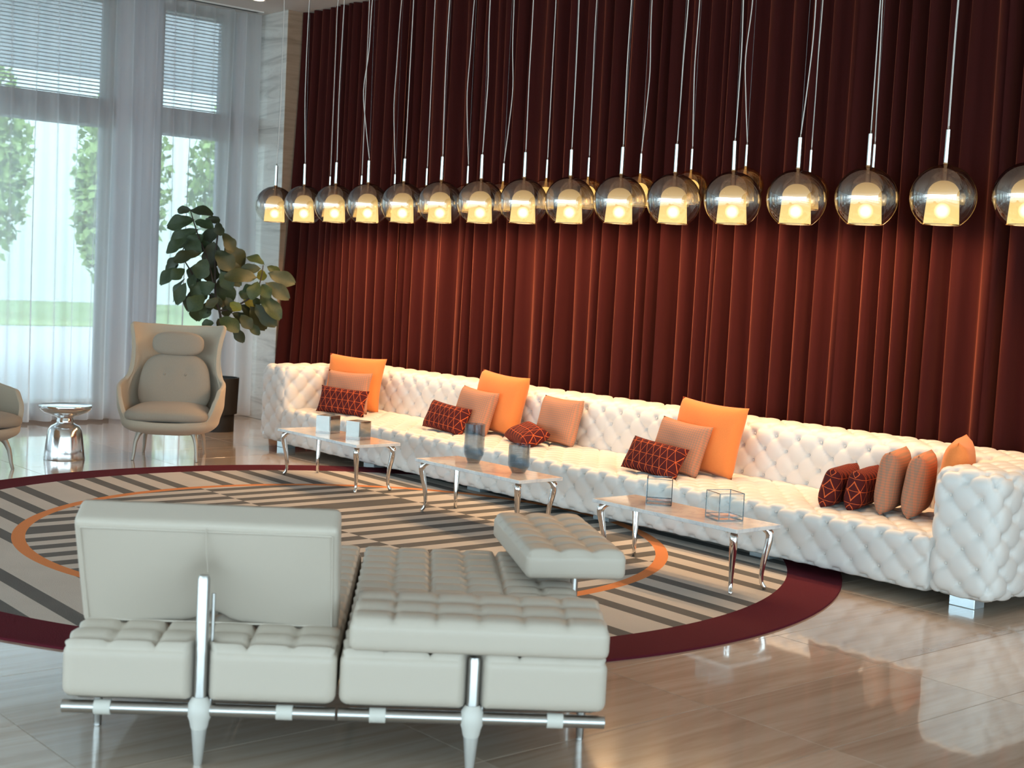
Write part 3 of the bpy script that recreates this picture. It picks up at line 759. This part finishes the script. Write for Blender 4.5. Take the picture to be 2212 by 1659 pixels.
# ------------------------------------------------------------------ pale leather daybeds (two modules side by side)
DA = Vector((-3.919, 2.152, 0)); DU = Vector((.60621584, .79530017, 0)); DROT = math.atan2(DU.y, DU.x)
def biscuit(cu, cv, ou=0, ov=0, amp=.030):
    def f_(p, f):
        if f == 'top':
            a, b = (p.x + ou) / cu, (p.y + ov) / cv
            return amp * ((1 - .85 * exp(-abs(sin(pi * a)) / .17)) * abs(sin(pi * b)) ** .55) - .004 - .004 * exp(-((a - round(a)) ** 2 + (b - round(b)) ** 2) / .01)
        return 0
    return f_
def notch(p):
    k = exp(-(p.x / .030) ** 4); d = max(0, 1 - (p.y + .035) / .13)
    return Vector((p.x, p.y + .075 * k * d, p.z))
def rotz_tube(name, path, rad, m, parent): return tube(name, path, rad, m, parent, 16)
def module(off, label, foot_side, posth):
    t = thing('daybed', label, 'daybed', DA + DU * off, DROT, 'pale leather daybed modules')
    cubegrid('seat_pad', (-.432, -.035, .213), (.432, 1.66, .385),   .032, .0125, M['leather'], biscuit(.144, .1215, 0, -.05), notch, t)
    box('platform', (-.40, .05, .19), (.40, 1.60, .214), M['alu'], t, .004, 1)
    rail = tube('rail', [(-.432, 0, .178), (.432, 0, .178)], .021, M['alu'], t, 20)
    for x in (-.305, .27):
        tube('strap', [(x - .026, 0, .178), (x + .026, 0, .178)], .0245, M['strap'], rail, 20)
    tube('post', [(0, 0, .18), (0, 0, posth - .012), (0, 0, posth)], [.0205, .0205, .016], M['alu'], t, 20)
    tube('tension_rod', [(.031, .012, .20), (.031, .012, min(posth - .06, .37) if posth < .5 else posth - .06)], .006, M['alu'], t, 10)
    lathe('joint', [(.0258, .118), (.028, .125), (.031, .142), (.038, .160), (.040, .180), (.036, .200), (.028, .214), (.0225, .222)], M['collar'], t, 24)
    lathe('leg', [(.0001, 0), (.0125, 0), (.0135, .004), (.0255, .125), (.0255, .13)], M['leg'], t, 20)
    for sx_ in foot_side:
        for y in (.36, 1.36):
            zb = .0125 if y > 1 else 0
            lathe('foot', [(.0001, zb), (.013, zb), (.0125, zb + .01), (.014, zb + .02), (.018, .165), (.018, .20)], M['alu'], t, 16, loc=(sx_ * .40, y, 0))
    tube('side_rail', [(.0, .02, .178), (0, 1.55, .178)], .018, M['alu'], t, 12)
    return t
d1 = module(0, 'pale leather daybed module with an upright back cushion, at left', (-1, ), .615)
d2 = module(.873, 'pale leather daybed module with two loose flat cushions, at right', (1, ), .380)
def pad(name, parent, size, mat4, cells, ou=0, ov=0, r=.026, warp=None, step=.0125):
    w_, d_, h_ = size
    o = cubegrid(name, (-w_ / 2, -d_ / 2, -h_ / 2), (w_ / 2, d_ / 2, h_ / 2), r, step, M['leather'], biscuit(cells[0], cells[1], ou, ov, .020), warp, parent)
    o.matrix_local = mat4
    return o
# upright cushion: local z is its thickness (tufted side faces away from the camera)
def dent(p):
    if p.z < 0:
        k = exp(-(p.x / .055) ** 2) * (1 / (1 + exp((p.y - .04) / .03)))
        k2 = exp(-(p.x / .16) ** 2) * (1 / (1 + exp((p.y - .06) / .06)))
        bulge = .022 * max(0, 1 - (p.x / .43) ** 2) * max(0, 1 - (p.y / .2) ** 2)
        return Vector((p.x, p.y, p.z - bulge + .044 * k + .030 * k2))
    return p
lean = radians(25)
# cushion y axis -> up along the lean, z axis -> away from the camera
yax = Vector((0, -sin(lean), cos(lean))); zax = Vector((0, cos(lean), sin(lean))); xax = Vector((1, 0, 0)) * 1.0
bx = yax.cross(zax)
mt = Matrix(((bx.x, yax.x, zax.x, -.005), (bx.y, yax.y, zax.y, .195), (bx.z, yax.z, zax.z, .605), (0, 0, 0, 1)))
bc = pad('back_cushion', d1, (.845, .42, .13), mt, (.141, .14), r=.02, warp=dent, step=.012)
sm = tube('seam', [(.0, .20, -.073), (.0, .10, -.086), (0, .03, -.075)], .0022, M['leather'], bc, 6)
for yy in (.185, -.185):
    tube('piping', [(-.40, yy, -.068), (.40, yy, -.068)], .0038, M['leather'], bc, 8)
for xx in (-.402, .402):
    tube('piping', [(xx, -.185, -.068), (xx, .185, -.068)], .0038, M['leather'], bc, 8)
pad('flat_cushion', d2, (.835, .385, .100), Matrix.Translation((.015, .135, .452)) @ Matrix.Rotation(radians(-1), 4, 'Z') @ Matrix.Rotation(radians(2), 4, 'X'), (.139, .128))
ac = pad('arm_cushion', d2, (.86, .40, .105), Matrix.Translation((.378, 1.335, .500)) @ Matrix.Rotation(radians(96), 4, 'Z'), (.143, .133))
tube('arm_post', [(.462, 1.33, .17), (.462, 1.33, .46)], .018, M['alu'], d2, 14)
tube('arm_rail', [(0, 1.33, .178), (.47, 1.33, .178)], .018, M['alu'], d2, 14)

# ------------------------------------------------------------------ wing armchairs
def lerp(tab, z):
    for (z0, v0), (z1, v1) in zip(tab, tab[1:]):
        if z <= z1:
            t = max(0, (z - z0) / (z1 - z0)); t = t * t * (3 - 2 * t); return v0 + (v1 - v0) * t
    return tab[-1][1]
def superell(name, size, e, m, parent, nu=40, nv=20, fn=None):
    V, F = [], []
    def sg(v, p): return math.copysign(abs(v) ** p, v)
    for j in range(nv + 1):
        b = -pi / 2 + pi * j / nv
        for i in range(nu):
            a = 2 * pi * i / nu
            p = Vector((size[0] * sg(cos(b), e[1]) * sg(cos(a), e[0]), size[1] * sg(cos(b), e[1]) * sg(sin(a), e[0]), size[2] * sg(sin(b), e[1])))
            V.append(fn(p) if fn else p)
    for j in range(nv):
        for i in range(nu):
            a, b = j * nu + i, j * nu + (i + 1) % nu; F.append((a, b, b + nu, a + nu))
    return mesh(name, V, F, m, parent)
def wing_chair(label, loc, rz):
    t = thing('wing_armchair', label, 'armchair', loc, rz, 'beige wing armchairs')
    NP, NZ = 120, 22; V, F = [], []
    def rim(ph):
        d = abs(math.degrees(ph))
        return lerp([(0, 1.075), (30, 1.085), (56, 1.10), (63, 1.08), (70, .69), (75, .622), (106, .585), (116, .50), (132, .335), (180, .32)], d)
    Wt = [(.24, .29), (.30, .352), (.45, .388), (.60, .394), (.70, .345), (.80, .334), (.92, .348), (1.02, .380), (1.1, .415)]
    Yb = [(.24, .22), (.30, .28), (.62, .33), (1.1, .46)]
    Yf = [(.24, .24), (.30, .33), (.5, .35), (.62, .30), (1.1, .20)]
    for k in range(NP):
        ph = -pi + 2 * pi * k / NP; h = rim(ph)
        for j in range(NZ + 1):
            z = .262 + (h - .262) * (j / NZ)
            W_, B_, F_ = lerp(Wt, z), lerp(Yb, z), lerp(Yf, z)
            s_, c_ = sin(ph), cos(ph)
            x = W_ * math.copysign(abs(s_) ** .72, s_); y = (B_ if c_ > 0 else F_) * math.copysign(abs(c_) ** .72, c_)
            V.append((x, y, z))
    for k in range(NP):
        k2 = (k + 1) % NP
        for j in range(NZ):
            a, b = k * (NZ + 1) + j, k2 * (NZ + 1) + j; F.append((a, b, b + 1, a + 1))
    c = len(V)
    for k in range(NP):
        p = V[k * (NZ + 1)]; V.append((p[0] * .7, p[1] * .7, .236))
    for k in range(NP):
        k2 = (k + 1) % NP; F.append((c + k, c + k2, k2 * (NZ + 1), k * (NZ + 1)))
    V.append((0, 0, .232)); e = len(V) - 1
    for k in range(NP): F.append((e, c + (k + 1) % NP, c + k))
    sh = mesh('shell', V, F, M['chairshell'], t)
    md = sh.modifiers.new('thick', 'SOLIDIFY'); md.thickness = .038; md.offset = -1
    md = sh.modifiers.new('soft', 'SUBSURF'); md.levels = 1; md.render_levels = 1
    def seatfn(p):
        return Vector((p.x * (1 + .10 * (-p.y / .3)), p.y, p.z + .012 * (1 - (p.x / .32) ** 2)))
    s_ = superell('seat_cushion', (.328, .31, .066), (.55, .70), M['chaircush'], t, fn=seatfn); s_.location = (0, -.055, .372); s_.rotation_euler = (radians(3), 0, 0)
    def backfn(p):
        q = p.z / .28; wd = 1 - .12 * q
        p2_ = Vector((p.x * wd, p.y + .0, p.z))
        if p.y < 0:
            for bx_ in (-.088, .092):
                d = (p.x - bx_) ** 2 + (p.z - .06) ** 2; p2_.y += .014 * exp(-d / .0022)
        return p2_
    b_ = superell('back_cushion', (.29, .06, .245), (.8, .62), M['chaircush'], t, 64, 40, backfn); b_.location = (0, .175, .605); b_.rotation_euler = (radians(-14), 0, 0)
    for bx_ in (-.083, .087):
        bt = superell('button', (.011, .006, .011), (1, 1), M['chaircush'], b_, 12, 8); bt.location = (bx_, -.047, .06)
    h_ = superell('head_cushion', (.212, .055, .102), (.85, .72), M['chaircush'], t); h_.location = (.01, .225, .925); h_.rotation_euler = (radians(-14), 0, 0)
    for sx_ in (-1, 1):
        for sy_ in (-1, 1):
            p0 = Vector((sx_ * .20, sy_ * .19, .25)); p1_ = Vector((sx_ * .255, sy_ * .265, 0))
            path = [p0 + (p1_ - p0) * q + Vector((sx_ * .03, sy_ * .03, 0)) * sin(pi * q) * (1 - q) for q in (0, .08, .2, .4, .6, .8, .99, 1)]
            tube('leg', path, [.035, .028, .021, .0175, .0155, .0135, .012, .011], M['legalu'], t, 12)
    return t
wing_chair('beige high-backed wing armchair standing in front of the potted fig tree', (-10.44, 5.375, 0), radians(54.7))
a2 = radians(112); fl = Vector((.255, -.265, 0)); rf = Matrix.Rotation(a2, 3, 'Z') @ fl
wing_chair('beige wing armchair cut off by the left edge, beside the silver side table', (-10.205 - rf.x, 3.98 - rf.y, 0), a2)

# ------------------------------------------------------------------ silver drum side table
dt = thing('drum_side_table', 'polished silver waisted side table between the two armchairs', 'side table', (-10.62, 4.553, 0))
prof = [(.001, 0), (.158, 0), (.160, .006), (.150, .09), (.138, .18), (.128, .235), (.112, .262), (.078, .280), (.066, .290), (.068, .305), (.062, .318), (.060, .330)]
lathe('base', prof, M['drum'], dt, 48)
lathe('top', [(.060, .328), (.075, .338), (.120, .356), (.175, .378), (.198, .400), (.2035, .424), (.2015, .430), (.194, .424), (.150, .418), (.001, .415)], M['drum'], dt, 48)

# ------------------------------------------------------------------ fig tree in planter
PO = Vector((-12.0, 6.66, 0))
fig = thing('potted_fig', 'fiddle leaf fig tree in a tall black planter behind the wing armchair', 'potted plant', PO)
pot = lathe('planter', [(.001, 0), (.168, 0), (.170, .17), (.194, .172), (.205, .50), (.205, .52), (.188, .52), (.186, .47), (.001, .47)], M['blackpot'], fig, 40)
lathe('soil', [(.001, .478), (.187, .474)], M['soil'], fig, 24)
vd = Vector((FWD.x, FWD.y, 0)).normalized(); vr = Vector((vd.y, -vd.x, 0))
def figpt(cx, cy, dep=0):
    """height and sideways offset of a point of the plant, measured from the trunk foot (m)"""
    return vr * ((cx - 740) / 1195.0 + (cy - 1420) * .00003) + Vector((0, 0, 1.0 + (1485 - cy) / 1195.0)) + vd * dep
def stem(pts, r0, r1, dep=0):
    path = bez([figpt(*p, dep) if not isinstance(p, Vector) else p for p in pts], 5); n = len(path)
    tube('stem', path, [r0 + (r1 - r0) * i / (n - 1) for i in range(n)], M['bark'], fig, 8)
stem([Vector((0, 0, .47)), Vector((.01, 0, .8)), (750, 1420), (735, 1290), (692, 1150), (690, 720), (720, 390), (740, 290)], .016, .007)
stem([(692, 1050), (600, 700), (500, 450), (450, 300), (405, 150)], .010, .005, -.02)
stem([(690, 1180), (460, 970), (400, 860), (300, 680), (330, 570)], .010, .005, .03)
stem([(735, 1290), (850, 1270), (1080, 1140), (1180, 1020), (1225, 880), (1247, 745)], .010, .005, -.03)
def leaf_mesh(seed, m):
    rg = random.Random(seed); nu, nv = 10, 6; V, F = [], []
    a, b = rg.uniform(0, 6), rg.uniform(0, 6)
    for i in range(nu + 1):
        t = i / nu
        wdt = .5 * (sin(pi * min(1, t ** .85)) ** .75 * (.55 + .62 * t) ) * (1 - .18 * exp(-((t - .38) / .12) ** 2)) + .008
        if i == nu: wdt = .06
        for j in range(nv + 1):
            s = -1 + 2 * j / nv
            V.append((s * wdt * .78, t + .03 * s * s, -.22 * t * t * .9 + .10 * abs(s) * wdt * 2 * .6 + .035 * s * sin(9 * t + a) * abs(s) + .02 * sin(7 * t + b)))
    for i in range(nu):
        for j in range(nv):
            p = i * (nv + 1) + j; F.append((p, p + 1, p + nv + 2, p + nv + 1))
    me = bpy.data.meshes.new('leaf'); me.from_pydata(V, [], F); setmat(me, m, True); return me
LV = {c: [leaf_mesh(s + q, m) for q in range(3)] for c, m, s in (('g', M['leaf'], 10), ('o', M['leafold'], 20), ('y', M['leafnew'], 30))}
leaves = '''405,160,265,160,.45,o 420,160,630,165,.5,o 430,262,165,320,.5,g 480,290,650,312,.45,g 480,370,205,525,.5,g 400,490,208,605,.5,g
700,300,590,215,.9,o 735,280,755,400,.9,o 720,370,540,470,.9,o 790,395,895,550,.7,o 500,470,440,640,1,g 660,500,640,735,.85,o 780,540,950,715,.85,o
540,640,340,700,.6,o 610,700,530,880,.9,g 770,640,890,870,.75,o 630,740,600,930,.9,g 520,760,400,955,.9,g 730,770,930,925,.55,g 300,690,122,812,.5,o
240,785,80,870,.5,g 260,820,90,965,.7,g 370,830,265,915,.9,g 330,940,178,1135,.6,g 375,985,280,1182,.55,g 430,1065,318,1265,.4,o 600,960,480,1125,1,g
720,895,790,1155,.8,g 580,1110,470,1245,1,g 450,1180,450,1385,.7,g 640,1190,560,1340,.8,g 690,1230,600,1290,.6,o 760,1150,660,1220,.6,o 790,1230,800,1340,.8,o
1245,740,1080,648,.35,g 1258,760,1380,818,.35,g 1235,785,1042,803,.4,o 1205,795,1215,892,1.1,y 1285,832,1525,905,.45,o 1205,890,940,868,.5,o 1275,940,1488,1062,.4,o
1200,930,1160,1075,.8,g 1235,965,1318,1062,.8,g 1150,990,1042,1022,.5,g 1210,1085,1410,1265,.5,g 1105,1135,1003,1080,.8,g 1125,1125,1172,1195,.8,g 1155,1195,1335,1378,.4,o
980,1150,1115,1200,.9,y 880,1190,978,1245,.8,y 1080,1225,1225,1425,.75,o 960,1210,1090,1330,.8,o 1050,1420,1165,1508,.6,g 850,1320,1010,1385,.7,o 1000,1320,1100,1430,.8,o
760,1370,945,1450,.8,g 700,1385,760,1500,.8,o 670,1440,555,1452,.35,g 880,1460,972,1602,.6,o 760,840,860,990,.8,g 640,560,480,560,.8,g 700,1180,830,1270,.7,o
560,430,400,560,.8,g 700,600,860,760,.8,o 700,980,560,1060,.9,g 820,1130,905,1250,.7,o 470,880,400,1010,.8,g 620,1090,700,1230,.8,g'''.split()
rl = random.Random(5)
for q, L_ in enumerate(leaves):
    v = L_.split(','); bx0, by0, tx0, ty0, wr = map(float, v[:5])
    dep = rl.uniform(-.16, .16); p = figpt(bx0, by0, dep * .7); tp = figpt(tx0, ty0, dep + rl.uniform(-.05, .03))
    ax = tp - p; ln = ax.length * 1.28; ax.normalize()
    nrm = (-vd * .9 + Vector((0, 0, .45)) + Vector((rl.gauss(0, .22), rl.gauss(0, .22), rl.gauss(0, .15)))); nrm = (nrm - ax * nrm.dot(ax)).normalized()
    sd = ax.cross(nrm)
    o = link('leaf', LV[v[5]][q % 3], fig)
    ws = min(max(ln * max(wr, .62), .10), .22)
    S_ = Matrix((( sd.x * ws * 1.4, ax.x * ln, nrm.x * ln, p.x), (sd.y * ws * 1.4, ax.y * ln, nrm.y * ln, p.y), (sd.z * ws * 1.4, ax.z * ln, nrm.z * ln, p.z), (0, 0, 0, 1)))
    o.matrix_local = S_
